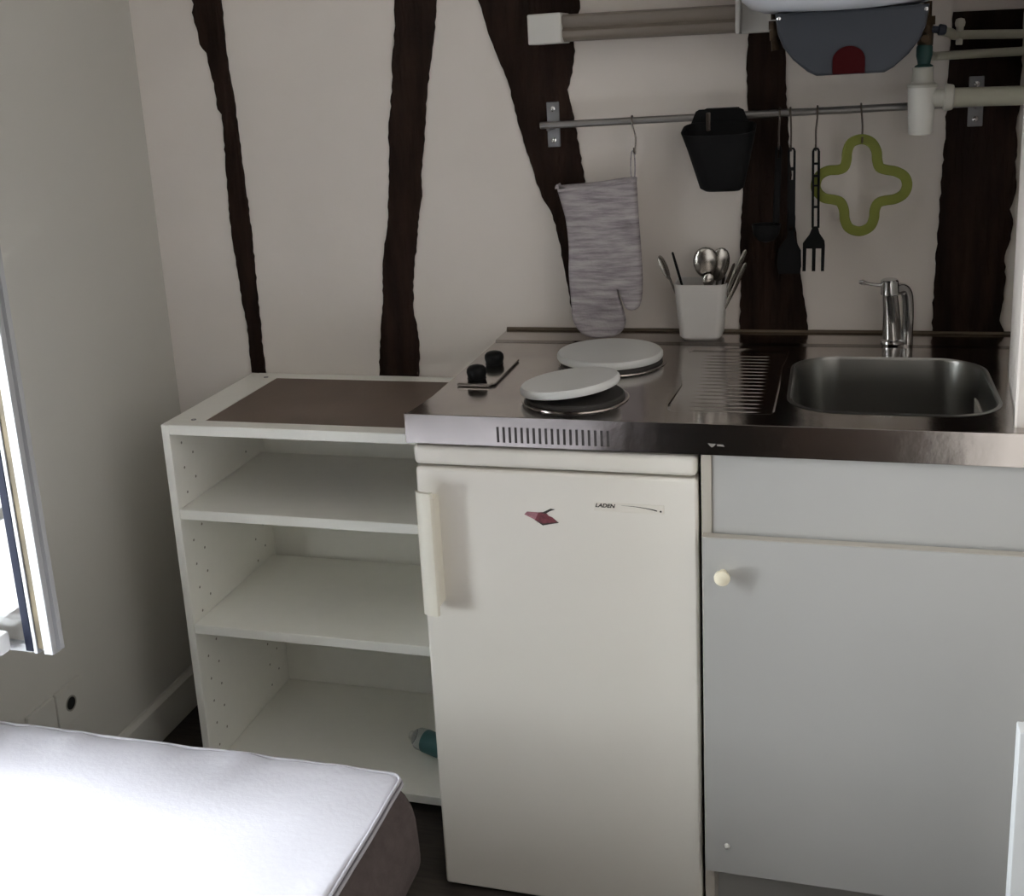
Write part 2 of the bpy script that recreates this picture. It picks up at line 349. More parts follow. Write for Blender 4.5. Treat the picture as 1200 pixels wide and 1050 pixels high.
# bottle lying on its bottom board
t = thing('plastic_bottle', 'small clear plastic bottle with teal label lying on the lowest shelf beside the fridge', 'bottle', (-.12,.33,.046))
def axis_prof(bm, p, d, prof, seg=24, mi=0):
    p, d = Vector(p), Vector(d).normalized(); loft(bm, [ring(p+d*h, d, r, seg) for r, h in prof], mi=mi); return bm
p0, d0 = (-.170,.345,.0445+.0235), (.93,-.36,0)
bm = axis_prof(new(), p0, d0, [(.006,-.004), (.016,-.002), (.0225,.008), (.0235,.018), (.0235,.13), (.018,.14)]); link('bottle_body', bm, 'clear', t)
bm = axis_prof(new(), Vector(p0)+Vector(d0).normalized()*.028, d0, [(.0237,0), (.0241,0), (.0241,.085), (.0237,.085)]); link('bottle_label', bm, 'teal', t)
bm = axis_prof(new(), p0, Vector(d0)*-1, [(.0095,0), (.0095,.014), (.008,.0155)]); link('bottle_cap', bm, 'white_plastic', t)

# ------------------------------------------------------------------ worktop with sink and hotplates
ZW = .90; FH = .0495
def xr(y):      # right end follows the leaning wall
    P = [(-.01,.995), (.0115,.995), (.0125,.9065), (.03,.9065), (.12,.9195), (.30,.933), (.43,.9515), (.60,.976)]
    for (ya, xa), (yb, xb) in zip(P, P[1:]):
        if ya <= y <= yb: return xa+(xb-xa)*(y-ya)/(yb-ya)
t = thing('kitchen_worktop', 'stainless steel worktop with sink, ribbed drainer and electric hotplates', 'worktop', (.48,.29,.85))
bx0, bx1, by0, by1 = .5985, .9005, .072, .402
bcx, bcy, bw, bh = (bx0+bx1)/2, (by0+by1)/2, bx1-bx0, by1-by0
dl = [Vector((x, y, ZW)) for x, y in [(.425,.052), (.575,.048), (.583,.056), (.612,.40), (.606,.447), (.595,.458), (.405,.465), (.395,.455), (.402,.35), (.418,.18), (.409,.085), (.411,.062)]]
dl = smooth_path(dl, 3, True); dl = [Vector((min(p.x, .5935 if p.y < .39 and False else 9), p.y, ZW)) for p in dl]
dl = [Vector((x, y, ZW)) for x, y in [(.425,.052), (.560,.050), (.572,.054), (.577,.066), (.5785,.20), (.577,.33), (.583,.40), (.584,.444), (.574,.457), (.405,.465), (.396,.455), (.402,.35), (.418,.20), (.411,.09), (.413,.064)]]
outer = [Vector(p) for p in [(0,0,ZW), (.985,0,ZW), (.985,.023,ZW), (.908,.024,ZW), (.9075,.03,ZW), (xr(.12),.12,ZW), (xr(.30),.30,ZW), (xr(.43),.43,ZW), (xr(.484),.484,ZW), (.012,.484,ZW), (.010,.10,ZW), (.004,.03,ZW)]]
bm = holed(new(), outer, [rr(bcx, bcy, bw, bh, .075, ZW), dl])
for i in range(len(outer)):                       # turned-down edge
    a, b = outer[i], outer[(i+1) % len(outer)]
    if i == 8: continue
    dz = Vector((0,0,.012))
    bm.faces.new([bm.verts.new(q) for q in (a, b, b-dz, a-dz)])
# rear ledge, a hand's breadth deep and slightly raised
lp = [[Vector((x0_, y, z)) for y, z in ((.484,ZW), (.489,ZW+.0038), (.566,ZW+.0040), (.570,ZW+.0052), (WALL-.001,ZW+.0055))] for x0_ in (.012,)]
A = lp[0]; B = [Vector((xr(min(v.y, .599)), v.y, v.z)) for v in A]
for i in range(4): bm.faces.new([bm.verts.new(q) for q in (A[i], B[i], B[i+1], A[i+1])])
link('work_surface', bm, 'steel', t, angle=50)
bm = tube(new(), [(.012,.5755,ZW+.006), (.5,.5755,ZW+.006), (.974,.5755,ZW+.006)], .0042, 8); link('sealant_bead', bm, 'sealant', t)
bm = new(); prism(bm, [(-.004,ZW-FH), (.985,ZW-FH), (.985,ZW), (-.004,ZW+.0005)], -.0065, -.0005, 'y', bev=.0008)
fa = link('front_fascia', bm, 'steel', t, smooth=False)
for i in range(19):
    xx = .1535+i*(.3305-.1535)/18
    bm = box(new(), xx-.0019, xx+.0019, -.0072, -.0060, .8580, .8835, 0); link('vent_slot', bm, 'vent', fa)
bm = prism(new(), [(.4822,.8695), (.4955,.8690), (.4905,.8640), (.4880,.8632)], -.0069, -.0064, 'y')
prism(bm, [(.4962,.8685), (.5055,.8682), (.5075,.8650), (.4965,.8655)], -.0069, -.0064, 'y'); link('fascia_emblem', bm, 'emblem', fa)
# bowl
bm = new(); k = 8
L = [rr(bcx, bcy, bw+.014, bh+.014, .082, ZW+.0006, k), rr(bcx, bcy, bw+.004, bh+.004, .077, ZW+.0022, k), rr(bcx, bcy, bw-.004, bh-.004, .073, ZW-.003, k),
     rr(bcx, bcy, bw-.012, bh-.012, .07, ZW-.05, k), rr(bcx, bcy, bw-.022, bh-.022, .066, ZW-.125, k), rr(bcx, bcy, bw-.04, bh-.04, .06, ZW-.15, k),
     rr(bcx, bcy, bw-.09, bh-.09, .05, ZW-.158, k), rr(bcx, bcy, .08, .08, .0395, ZW-.160, k)]
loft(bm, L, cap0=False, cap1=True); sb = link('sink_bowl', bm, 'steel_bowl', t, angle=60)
bm = lathe(new(), (bcx, bcy, ZW-.161), [(.036,.001), (.036,.003), (.03,.0035), (.027,.001)], 32); link('sink_drain', bm, 'chrome', sb)
# drainer tray with ribs
bm = new(); inn = [Vector((.495+(p.x-.495)*.93, .255+(p.y-.255)*.95, ZW-.0045)) for p in dl]
loft(bm, [[p+Vector((0,0,.0001)) for p in dl], inn], cap0=False, cap1=True)
for i in range(17):
    y = .075+i*.0215; xl = .438 if i < 12 else .43
    tube(bm, [(xl, y, ZW-.0076), (xl+.02, y, ZW-.0066), (.545, y, ZW-.0062), (.558, y, ZW-.0076)], .0030, 12)
link('drainer', bm, 'steel', t, angle=50)
# hotplates
for cx, cy, r in ((.275,.345,.092), (.255,.112,.083)):
    bm = lathe(new(), (cx, cy, ZW), [(r+.006,0), (r+.006,.0012), (r+.003,.002), (r,.002)], 56); hp = link('hotplate_ring', bm, 'steel', t)
    bm = lathe(new(), (cx, cy, ZW), [(r-.001,.001), (r-.001,.006), (r-.004,.0085), (.03,.0085), (.028,.0075), (.001,.0075)], 56); link('hotplate', bm, 'plate', hp)
# control strip with its two knobs
bm = prism(new(), [(.034,.160), (.092,.160), (.101,.172), (.101,.335), (.093,.347), (.034,.347)], ZW, ZW+.006, 'z', bev=.003)
cp = link('control_strip', bm, 'steel', t)
for cx, cy in ((.060,.196), (.064,.296)):
    bm = lathe(new(), (cx, cy, ZW+.0055), [(.017,0), (.017,.001), (.0155,.0015), (.0165,.006), (.0180,.012), (.0172,.018), (.0135,.0222), (.007,.0245), (.001,.025)], 28)
    kb = link('control_knob', bm, 'black', cp)
    
# loose covers on the hotplates
def cover(name, c, r, h, label, tilt=None):
    bm = lathe(new(), c, [(r-.006,0), (r-.002,0), (r,.003), (r,h-.004), (r-.003,h), (r-.012,h-.0005), (r-.02,h-.0012), (.001,h-.0012)], 64)
    bmesh.ops.recalc_face_normals(bm, faces=bm.faces)
    if tilt: bmesh.ops.rotate(bm, verts=bm.verts, cent=Vector(c), matrix=Matrix.Rotation(tilt[1], 3, Vector(tilt[0])))
    tag(link(name, bm, 'lid', angle=40), label, 'hotplate cover', 'white hotplate covers')
cover('hotplate_cover', (.2705,.345,ZW+.0092), .0965, .013, 'larger white round hotplate cover lying flat near the oven mitt')
cover('hotplate_cover', (.2475,.112,ZW+.0187), .083, .013, 'smaller white round hotplate cover lying tilted on the front hotplate', ((.15,1,0), -.12))

# ------------------------------------------------------------------ tap
t = thing('faucet', 'small chrome sink tap with a thin lever pointing left, behind the bowl', 'tap', (.765,.505,ZW+.004))
bm = lathe(new(), (.765,.507,ZW+.0039), [(.022,0), (.022,.004), (.018,.007), (.014,.009)], 28, sy=.9); link('tap_base', bm, 'chrome', t)
bm = new(); loft(bm, [ring(p, (0,0,1), a, 28, b, (1,0,0)) for p, a, b in [((.765,.507,ZW+.009),.0175,.015), ((.763,.503,ZW+.03),.0165,.0145), ((.760,.496,ZW+.07),.0145,.013), ((.757,.490,ZW+.098),.0135,.0125)]])
tb = link('tap_body', bm, 'chrome', t)
bm = new(); cyl(bm, (.757,.490,ZW+.0965), (.756,.488,ZW+.125), .0165, .0155, 28, bev=.0025); link('tap_head', bm, 'chrome', t)
bm = new(); tube(bm, [(.745,.488,ZW+.114), (.732,.484,ZW+.1155), (.718,.480,ZW+.119), (.709,.477,ZW+.122), (.7035,.476,ZW+.1225)], .003, 12, rs=[.0038,.0030,.0032,.0052,.0028]); link('lever', bm, 'chrome', t)
bm = new(); tube(bm, smooth_path([(.790,.512,ZW+.004), (.7895,.512,ZW+.06), (.787,.511,ZW+.092), (.779,.507,ZW+.104), (.766,.498,ZW+.103)], 5), .0105, 18); link('riser', bm, 'chrome', t)

# ------------------------------------------------------------------ fridge
t = thing('fridge', 'cream white undercounter fridge with long vertical handle, between shelf unit and sink cabinet', 'fridge', (.236,.27,0))
bm = box(new(), .0075, .4645, .042, .545, .022, .812, .004); link('fridge_body', bm, 'fridge', t)
bm = box(new(), .0045, .4655, -.001, .548, .8115, .8455, .009, 4); link('fridge_top', bm, 'fridge', t)
bm = box(new(), .012, .460, .034, .044, .02, .806); link('door_seal', bm, 'gasket', t, smooth=False)
bm = box(new(), .0058, .4662, 0, .036, .0060, .8075, .006, 4); dr = link('door', bm, 'fridge', t)
bm = new(); pf = [(.0125,-.024), (.016,-.033), (.025,-.0385), (.036,-.0405), (.0425,-.0395), (.0450,-.0345), (.0435,-.030), (.036,-.0345), (.025,-.0325), (.0175,-.0265)]
prism(bm, pf, .5585, .7765, 'z', bev=.0012)
box(bm, .033, .0440, -.034, .001, .572, .762, .002)
link('door_handle', bm, 'fridge_plastic', dr)
bm = box(new(), .303, .4145, -.0007, .0005, .7470, .7625, .0007, 1); bd = link('badge_strip', bm, 'badge', dr)
bm = text_bm('LADEN', .0105, (.3055,-.0009,.7545), .25); bmesh.ops.scale(bm, vec=(.93,1,.82), verts=bm.verts, space=Matrix.Translation((-.3055,0,-.7545)))
link('badge_lettering', bm, 'ink', bd, smooth=False)
bm = new(); tube(bm, smooth_path([(.347,-.0009,.7592), (.370,-.0009,.7582), (.392,-.0009,.7555), (.4035,-.0009,.7530)], 4), .0007, 6, rs=[.0001+.0009*min(1, i/10) for i in range(13)])
lathe(bm, (.4090,-.0009,.7524), [(.0016,-.0003), (.0016,.0003)], 12, 'y'); link('badge_swoosh', bm, 'ink', bd)
# torn sticker, traced flat on the door
S = lambda x, y: (.1885+(x-160)*.0000630, .7500-(y-180)*.0000625)
bm = prism(new(), [S(*q) for q in ((160,425), (240,345), (440,350), (540,350), (560,540), (440,560))], -.0006, -.0001, 'y'); st = link('torn_sticker', bm, 'stick_pink', dr, smooth=False)
st['label'] = 'torn red and pink paper sticker'
bm = new(); prism(bm, [S(*q) for q in ((540,350), (720,330), (800,430), (900,470), (1050,600), (860,640), (640,700), (440,560))], -.0007, -.0001, 'y')
link('sticker_scrap', bm, 'stick_red', st, smooth=False)
bm = prism(new(), [S(*q) for q in ((600,370), (860,230), (980,245), (840,300), (740,370))], -.0008, -.0001, 'y')
prism(bm, [S(*q) for q in ((420,555), (640,650), (1050,585), (1055,610), (860,650), (640,705))], -.00075, -.0001, 'y'); link('sticker_dark_print', bm, 'ink', st, smooth=False)  # dark ink-coloured pieces on the sticker
for xx in (.05, .42):
    for yy in (.07, .50):
        bm = cyl(new(), (xx,yy,0), (xx,yy,.024), .014, seg=16); link('foot', bm, 'black', t)

# ------------------------------------------------------------------ sink cabinet
t = thing('sink_cabinet', 'pale grey white sink base cabinet with one round knob, right of the fridge', 'cabinet', (.69,.27,0))
for xa, ya in ((.4715, .001), (.8905, .022)):
    bm = new(); box(bm, xa, xa+.0155, ya, .56, 0, .849, .001, 1)
    sp = link('side_panel', bm, 'laminate_edge', t, smooth=False)
bm = box(new(), .4872, .985, .004, .020, .700, .849, .001, 1); link('top_rail', bm, 'greydoor', t, smooth=False)
bm = box(new(), .4875, .8900, .02, .55, .112, .128); link('cabinet_floor', bm, 'laminate', t, smooth=False)
bm = box(new(), .4875, .8900, .055, .070, 0, .11); link('plinth', bm, 'greydoor', t, smooth=False)
bm = box(new(), .4875, .8900, .550, .556, .112, .73); link('back_panel', bm, 'laminate', t, smooth=False)
bm = box(new(), .4735, .9750, -.0165, -.0010, .1246, .7205, .0012, 1); dr = link('door', bm, 'greydoor', t, smooth=False)
bm = box(new(), .4735, .9750, -.0169, -.0006, .7206, .7217, .0003, 1); link('door_edging', bm, 'laminate_edge', dr, smooth=False)
bm = lathe(new(), (.5055,-.0165,.6640), [(.006,0), (.0055,-.010), (.0105,-.014), (.0125,-.019), (.0118,-.0235), (.007,-.026), (.001,-.0265)], 28, 'y'); link('door_knob', bm, 'cream', dr)
bm = lathe(new(), (.5090,-.0165,.1775), [(.0048,0), (.0048,-.0015), (.003,-.003), (.0005,-.0033)], 16, 'y'); link('screw_cap', bm, 'white_plastic', dr)

# white board standing at the right edge of the picture
bm = box(new(), .8885, .998, -.298, -.270, 0, .6085, .002, 2)
tag(link('white_board', bm, 'panel'), 'bright white upright board at the right edge, in front of the sink cabinet', 'board')
# cupboard-shaped blocker added behind the camera to cut bounce and darken steel reflections
t = thing('wardrobe_blocker', 'dark cupboard-shaped light blocker added unseen behind the viewer', 'wardrobe_blocker', (.75,-2.8,0))
bm = box(new(), .52, .995, -3.5, -2.05, .06, 2.0, .004); link('carcass', bm, 'wardrobe_blocker', t)
bm = box(new(), .54, .99, -3.46, -2.09, 0, .06); link('plinth', bm, 'wardrobe_blocker', t)
for a_, b_ in ((-3.49,-2.78), (-2.77,-2.06)):
    bm = box(new(), .500, .5195, a_, b_, .07, 1.99, .003); dd = link('door', bm, 'wardrobe_blocker', t)
    yk = -2.81 if a_ < -3 else -2.74
    bm = lathe(new(), (.500,yk,1.02), [(.006,0), (.006,-.012), (.012,-.018), (.010,-.026), (.001,-.028)], 20, 'x'); link('knob', bm, 'brass', dd)

# ------------------------------------------------------------------ rail and what hangs on it
YR = .5285
def ZR(x): return 1.3211+(x-.1165)*.0078
t = thing('wall_rail', 'thin grey steel utensil rail screwed across the timber posts above the worktop', 'rail', (.51,WALL,1.32))
bm = cyl(new(), (.1135,YR,ZR(.1135)), (.903,YR,ZR(.903)), .0068, seg=20, bev=.001); link('rail_bar', bm, 'rail', t)
for xx, zc in ((.1295,1.3195), (.894,1.3275)):
    bm = box(new(), xx-.0125, xx+.0125, WALL-.0085, WALL-.0046, zc-.0435, zc+.0435, .001, 1)
    br = link('rail_bracket', bm, 'zinc', t, smooth=False)
    bm = box(new(), xx-.004, xx+.004, YR-.002, WALL-.0085, ZR(xx)-.011, ZR(xx)-.005, .001, 1); link('bracket_arm', bm, 'zinc', br, smooth=False)
    for s in (-.030, .030):
        bm = new(); lathe(bm, (xx, WALL-.0085, zc+s), [(.0052,.0), (.0050,-.0018), (.0025,-.0030), (.0004,-.0032)], 16, 'y')
        box(bm, xx-.0035, xx+.0035, WALL-.0121, WALL-.0112, zc+s-.0005, zc+s+.0005); link('screw', bm, 'chrome', br)
def hook(x, zb, lean, label, m='wire'):
    z = ZR(x); r = .0092
    pts = [(x-.001, YR+math.cos(a)*r, z+math.sin(a)*r) for a in [-.6+i*.42 for i in range(9)]]
    pts += [(x+lean*.3, YR-r-.002, z-.012), (x+lean, YR-.010, (z+zb)/2), (x+lean*.9, YR-.011, zb+.012)]
    pts += [(x+lean*.9, YR-.011-.007*math.sin(a), zb+.007-.007*math.cos(a)) for a in (0,)] + [(x+lean*.9, YR-.018, zb+.001), (x+lean*.9, YR-.024, zb+.004), (x+lean*.9, YR-.0265, zb+.012)]
    bm = tube(new(), smooth_path(pts, 3), .0017, 8)
    tag(link('rail_hook', bm, m), label, 'hook', 'wire hooks on the rail')
hook(.2925, 1.2625, .006, 'wire rail hook that carries the grey oven mitt')
hook(.5620, 1.262, -.002, 'leftmost thin wire hook right of the black bin, in front of the timber post')
hook(.5805, 1.258, .001, 'wire rail hook carrying the black spatula beside the serving fork')
hook(.6275, 1.257, -.003, 'wire rail hook carrying the black serving fork')
hook(.7020, 1.2665, .002, 'wire rail hook carrying the green trivet')
# oven mitt
t = thing('oven_mitt', 'grey striped oven mitt hanging upside down from the rail above the hotplates', 'oven mitt', (.225,.51,.91))
mp_ = DATA['mitt']; mo = smooth_path([(u, 0, v) for u, v in mp_], 3, True); cu = sum(p.x for p in mo)/len(mo)
bm = new()
def off(pts, d):
    n = len(pts); o = []
    for i in range(n):
        a, b = pts[i-1], pts[(i+1) % n]; tn = (b-a).normalized(); nn = Vector((tn.z, 0, -tn.x)); o.append(pts[i]+nn*d)
    return o
sgn = 1
ar = sum(mo[i].x*mo[(i+1) % len(mo)].z-mo[(i+1) % len(mo)].x*mo[i].z for i in range(len(mo)))
sgn = -1 if ar > 0 else 1
ls = []
for d, y in ((.006,.4945), (.0025,.4965), (.0005,.500), (0,.5065), (.0005,.513), (.0025,.5165), (.006,.5185)):
    ls.append([Vector((p.x, y, p.z)) for p in off(mo, sgn*d)])
L = loft(bm, ls, cap0=False, cap1=False)
for l in (L[0], L[-1]):
    n = len(l); bmesh.ops.triangle_fill(bm, edges=[bm.edges.get((l[i], l[(i+1) % n])) for i in range(n)], use_beauty=True)
mt = link('mitt_body', bm, 'mitt', t, angle=60)
bm = new(); hem = [Vector((u, .4945, v)) for u, v in ((.1510,1.1988), (.18,1.2015), (.22,1.2045), (.26,1.2085), (.2925,1.2125))]
tube(bm, hem, .0032, 8); link('hem', bm, 'mitt', t)
bm = new(); lp_ = [(.2945+.0042*math.cos(a), .5065+.002*math.sin(a), 1.2395+.029*math.sin(a)) for a in [2*PI*i/24 for i in range(24)]]
tube(bm, [Vector(p) for p in lp_]+[Vector(lp_[0])], .0013, 8); link('hanging_loop', bm, 'mitt', t)
# black bin
t = thing('utensil_bin', 'black plastic bin hooked over the rail in front of the timber post', 'bin', (.458,.46,1.19))
bm = new(); k = 6; zb = 1.1945
LO = [rr(.4640,.466,.062,.040,.018,zb,k), rr(.4630,.465,.078,.058,.024,zb+.006,k), rr(.462,.463,.092,.072,.026,zb+.035,k), rr(.4605,.460,.112,.086,.028,zb+.075,k), rr(.4585,.458,.130,.098,.030,zb+.112,k)]
for l in LO[-1:]:
    for p in l: p.z += (p.y-.458)*.18
LI = [[Vector(((p.x-.4575)*.96+.4575, (p.y-.458)*.95+.458, p.z)) for p in LO[-1]], [Vector(((p.x-.4585)*.94+.4585, (p.y-.460)*.93+.460, p.z)) for p in LO[3]], [Vector(((p.x-.4615)*.9+.4615, (p.y-.465)*.9+.465, p.z+.003)) for p in LO[1]]]
loft(bm, LO+LI); link('bin_body', bm, 'blackmatte', t, angle=50)
bm = prism(new(), [(.398,1.300), (.412,1.3345), (.418,1.338), (.492,1.338), (.498,1.335), (.512,1.300)], .5085, .5125, 'y', bev=.001)
box(bm, .428, .488, .5085, .546, 1.3355, 1.3385, .001, 1); box(bm, .428, .488, .5425, .546, 1.318, 1.337, .001, 1); link('back_flap', bm, 'blackmatte', t, smooth=False)
bm = new(); box(bm, .4315, .4395, .4995, .5080, 1.3000, 1.3325, .0015, 2); lathe(bm, (.4355,.4995,1.3025), [(.0035,0), (.0035,-.002), (.001,-.0025)], 12, 'y'); link('metal_clip', bm, 'wire', t)
# hanging black tools
def slotted_handle(bm, x0, x1, z0, z1, y, w, slots):
    """flat handle between z1 (top) and z0 with see-through slots"""
    h = w/2; X = lambda z: x1+(x0-x1)*(z1-z)/(z1-z0)
    tube(bm, [(X(z1)-h, y, z1-.004), (X(z0)-h, y, z0)], .0019, 8, flat=1.3); tube(bm, [(X(z1)+h, y, z1-.004), (X(z0)+h, y, z0)], .0019, 8, flat=1.3)
    tube(bm, [(X(z1)-h, y, z1-.004), (X(z1)-h*.6, y, z1), (X(z1)+h*.6, y, z1), (X(z1)+h, y, z1-.004)], .0021, 8)
    for a, b in slots: prism(bm, [(X(a)-h, a), (X(a)+h, a), (X(b)+h, b), (X(b)-h, b)], y-.0018, y+.0018, 'y')
t = thing('serving_fork', 'black nylon serving fork with three tines hanging left of the green trivet', 'fork', (.625,.512,1.04))
bm = new(); slotted_handle(bm, .6265, .6255, 1.118, 1.2605, .5035, .0098, [(1.236,1.232), (1.216,1.186), (1.208,1.150), (1.132,1.128), (1.122,1.112)][:1]+[(1.214,1.210), (1.196,1.193), (1.158,1.154)])
link('handle', bm, 'blackmatte', t)
bm = prism(new(), [(.6215,1.1205), (.6305,1.1205), (.6335,1.108), (.6425,1.094), (.6435,1.084), (.6425,1.038), (.6370,1.038), (.6370,1.080), (.6275,1.080), (.6270,1.038), (.6210,1.038), (.6210,1.080), (.6110,1.080), (.6100,1.038), (.6042,1.038), (.6045,1.090), (.6160,1.106)], .5015, .5055, 'y')
link('fork_head', bm, 'blackmatte', t, smooth=False)
t = thing('spatula', 'black nylon slotted-handle spatula hanging against the dark post', 'spatula', (.583,.512,1.03))
bm = new(); slotted_handle(bm, .5830, .5830, 1.110, 1.2615, .5125, .0100, [(1.228,1.222), (1.205,1.120)]); link('handle', bm, 'blackmatte', t)
bm = prism(new(), [(.5785,1.112), (.5875,1.112), (.5905,1.095), (.6010,1.075), (.6020,1.045), (.5985,1.032), (.562,1.032), (.5585,1.045), (.5600,1.078), (.5750,1.098)], .5108, .5142, 'y'); link('spatula_blade', bm, 'blackmatte', t, smooth=False)
t = thing('ladle', 'black ladle hanging on the leftmost wire hook against the dark timber post', 'ladle', (.560,.512,1.06))
bm = new(); slotted_handle(bm, .5560, .5600, 1.120, 1.2655, .5125, .0075, [(1.245,1.125)]); link('handle', bm, 'blackmatte', t)
bm = new(); lathe(bm, (.540,.490,1.128), [(.001,-.034), (.014,-.030), (.023,-.018), (.0265,0), (.0245,0), (.021,-.016), (.012,-.027), (.001,-.031)], 24)
tube(bm, [(.556,.5125,1.122), (.555,.510,1.125), (.551,.503,1.124)], .003, 8); link('ladle_bowl', bm, 'blackmatte', t)
# green trivet
tp = smooth_path([(u, YR-.0165, v) for u, v in TRIVET], 4, True)
bm = new(); n = len(tp); lps = []
for i, p in enumerate(tp):
    d = (tp[(i+1) % n]-tp[i-1]).normalized(); nn = Vector((d.z, 0, -d.x)); yy = Vector((0,1,0))
    hw, hy = .0088, .0045
    lps.append([p+nn*a*hw+yy*b*hy for a, b in ((-1,-.6), (-.7,-1), (.7,-1), (1,-.6), (1,.6), (.7,1), (-.7,1), (-1,.6))])
L = [[bm.verts.new(q) for q in l] for l in lps]
for i in range(n):
    for k in range(8): bm.faces.new((L[i][k], L[i][(k+1) % 8], L[(i+1) % n][(k+1) % 8], L[(i+1) % n][k]))
tag(link('trivet', bm, 'green', angle=50), 'olive green four-lobed open trivet hanging from the rail', 'trivet')

# ------------------------------------------------------------------ white cup of cutlery
ZL = ZW+.0041
t = thing('cutlery_cup', 'white square ceramic cup holding cutlery on the back of the worktop', 'cup', (.4175,.528,ZL))
bm = new(); k = 5
O = [rr(.4175,.530,.062,.060,.012,ZL,k), rr(.4175,.530,.080,.074,.014,ZL+.009,k), rr(.4178,.530,.084,.076,.015,ZL+.03,k), rr(.4178,.529,.098,.084,.016,ZL+.106,k), rr(.4178,.529,.101,.086,.016,ZL+.111,k)]
I = [rr(.4178,.529,.095,.080,.014,ZL+.111,k), rr(.4178,.530,.078,.070,.013,ZL+.03,k), rr(.4178,.530,.070,.064,.012,ZL+.010,k)]
loft(bm, O+I); link('cup_body', bm, 'cup', t, angle=50)
def spoon(name, label, bc, foot, w_, h_, turn, m='spoon', cat='spoon', hw=.0026):
    """bowl centre, handle foot inside the cup, bowl half width/half length"""
    t = thing(name, label, cat, foot, group='cutlery in the white cup')
    bc, ft = Vector(bc), Vector(foot); d = (bc-ft).normalized(); s = Vector((math.cos(turn), math.sin(turn), 0)); s = (s-d*s.dot(d)).normalized(); nn = s.cross(d)
    bm = new(); N = 9; seg = 20
    lo = []
    for j in range(N):
        ph = PI/2*j/(N-1)*.94
        rr_ = math.cos(ph); dep = math.sin(ph)*w_*.42
        lo.append([bc+s*math.cos(2*PI*i/seg)*w_*rr_+d*math.sin(2*PI*i/seg)*h_*rr_*(1-.12*math.sin(2*PI*i/seg))+nn*dep for i in range(seg)])
    inner = [[p-nn*.0012+(bc-p)*.03 for p in l] for l in lo]
    loft(bm, inner[::-1]+lo, cap0=True, cap1=True)
    link('spoon_bowl', bm, m, t, angle=60)
    bm = tube(new(), [bc-d*h_*.9, bc-d*h_*1.15+nn*.001, bc-d*(h_+.03), ft], .003, 8, flat=.6, rs=[.0035,.0026,hw,hw]); link('handle', bm, m, t)
def stick(name, label, top, foot, w0, w1, m, cat, dirx=(1,0,0), flat=.35):
    bm = new(); a, b = Vector(foot), Vector(top); n = 7
    tube(bm, [a.lerp(b, i/(n-1)) for i in range(n)]+[b+(b-a).normalized()*w1*.7], w0, 12, flat=flat, rs=[w0, w0, w0, (w0+w1)/2, w1, w1*1.08, w1*.9, w1*.3])
    return tag(link(name, bm, m), label, cat, 'cutlery in the white cup')
ZB = ZL+.013
spoon('table_spoon', 'spoon leaning out over the left rim of the white cup', (.3475,.515,1.047), (.398,.538,ZB), .0125, .026, 1.25)
spoon('serving_spoon', 'large shiny round spoon standing upright in the middle of the white cup', (.4280,.505,1.0590), (.422,.522,ZB), .0230, .0300, .15)
spoon('serving_spoon', 'large dull spoon behind and right of the shiny one in the white cup', (.4520,.533,1.0500), (.431,.550,ZB), .0185, .034, .25)
spoon('tea_spoon', 'small spoon low at the front rim of the white cup', (.4340,.500,1.0230), (.418,.510,ZB), .011, .015, .3)
stick('knife', 'black curved cutlery handle leaning left in the white cup', (.3630,.530,1.0700), (.401,.550,ZB), .0020, .0026, 'black', 'knife', flat=.8)
stick('table_knife', 'dark upright cutlery handle right of the two large spoons', (.4650,.540,1.0640), (.442,.556,ZB), .0022, .0036, 'wire', 'knife')
stick('table_fork', 'flared steel cutlery handle highest on the right of the white cup', (.4990,.536,1.0700), (.437,.535,ZB), .0022, .0060, 'spoon', 'cutlery')
stick('table_fork', 'flared steel cutlery handle pointing lowest to the right over the cup rim', (.5000,.518,1.0480), (.442,.521,ZB), .0022, .0056, 'spoon', 'cutlery')
stick('table_fork', 'dark thin cutlery handle between the spoons and the flared handles', (.4800,.510,1.0500), (.430,.500+.008,ZB), .0022, .0040, 'wire', 'cutlery')

# ------------------------------------------------------------------ strip light
t = thing('strip_light', 'wall strip light with aged brownish diffuser and white end caps', 'wall light', (.30,WALL,1.5))
YL0, YL1 = .500, .5745
def lz(x): return 1.4990-(x-.13)*.0125
bm = box(new(), .1045, .1685, YL0-.004, YL1, lz(.13)-.0275, lz(.13)+.0275, .003, 3); link('end_cap', bm, 'lampbox', t)
bm = new(); c0, c1 = (.168,.5365,lz(.168)), (.4845,.5365,lz(.4845))
hs = [(-.023,.0), (-.031,.010), (-.032,.020), (-.022,.0245), (.030,.0245), (.030,-.0245), (-.018,-.0245), (-.030,-.016), (-.031,-.006)]
loft(bm, [[Vector((c[0], c[1]+a, c[2]+b)) for a, b in hs] for c in (c0, c1)]); link('diffuser', bm, 'diffuser', t, angle=50)
bm = new(); box(bm, .4845, .4925, YL0-.004, YL1, lz(.5)-.0265, lz(.5)+.045, .002, 2); box(bm, .4925, .571, YL0+.033, YL1, lz(.5)-.0265, lz(.5)+.045, .003, 2); link('lamp_housing', bm, 'lampbox', t)

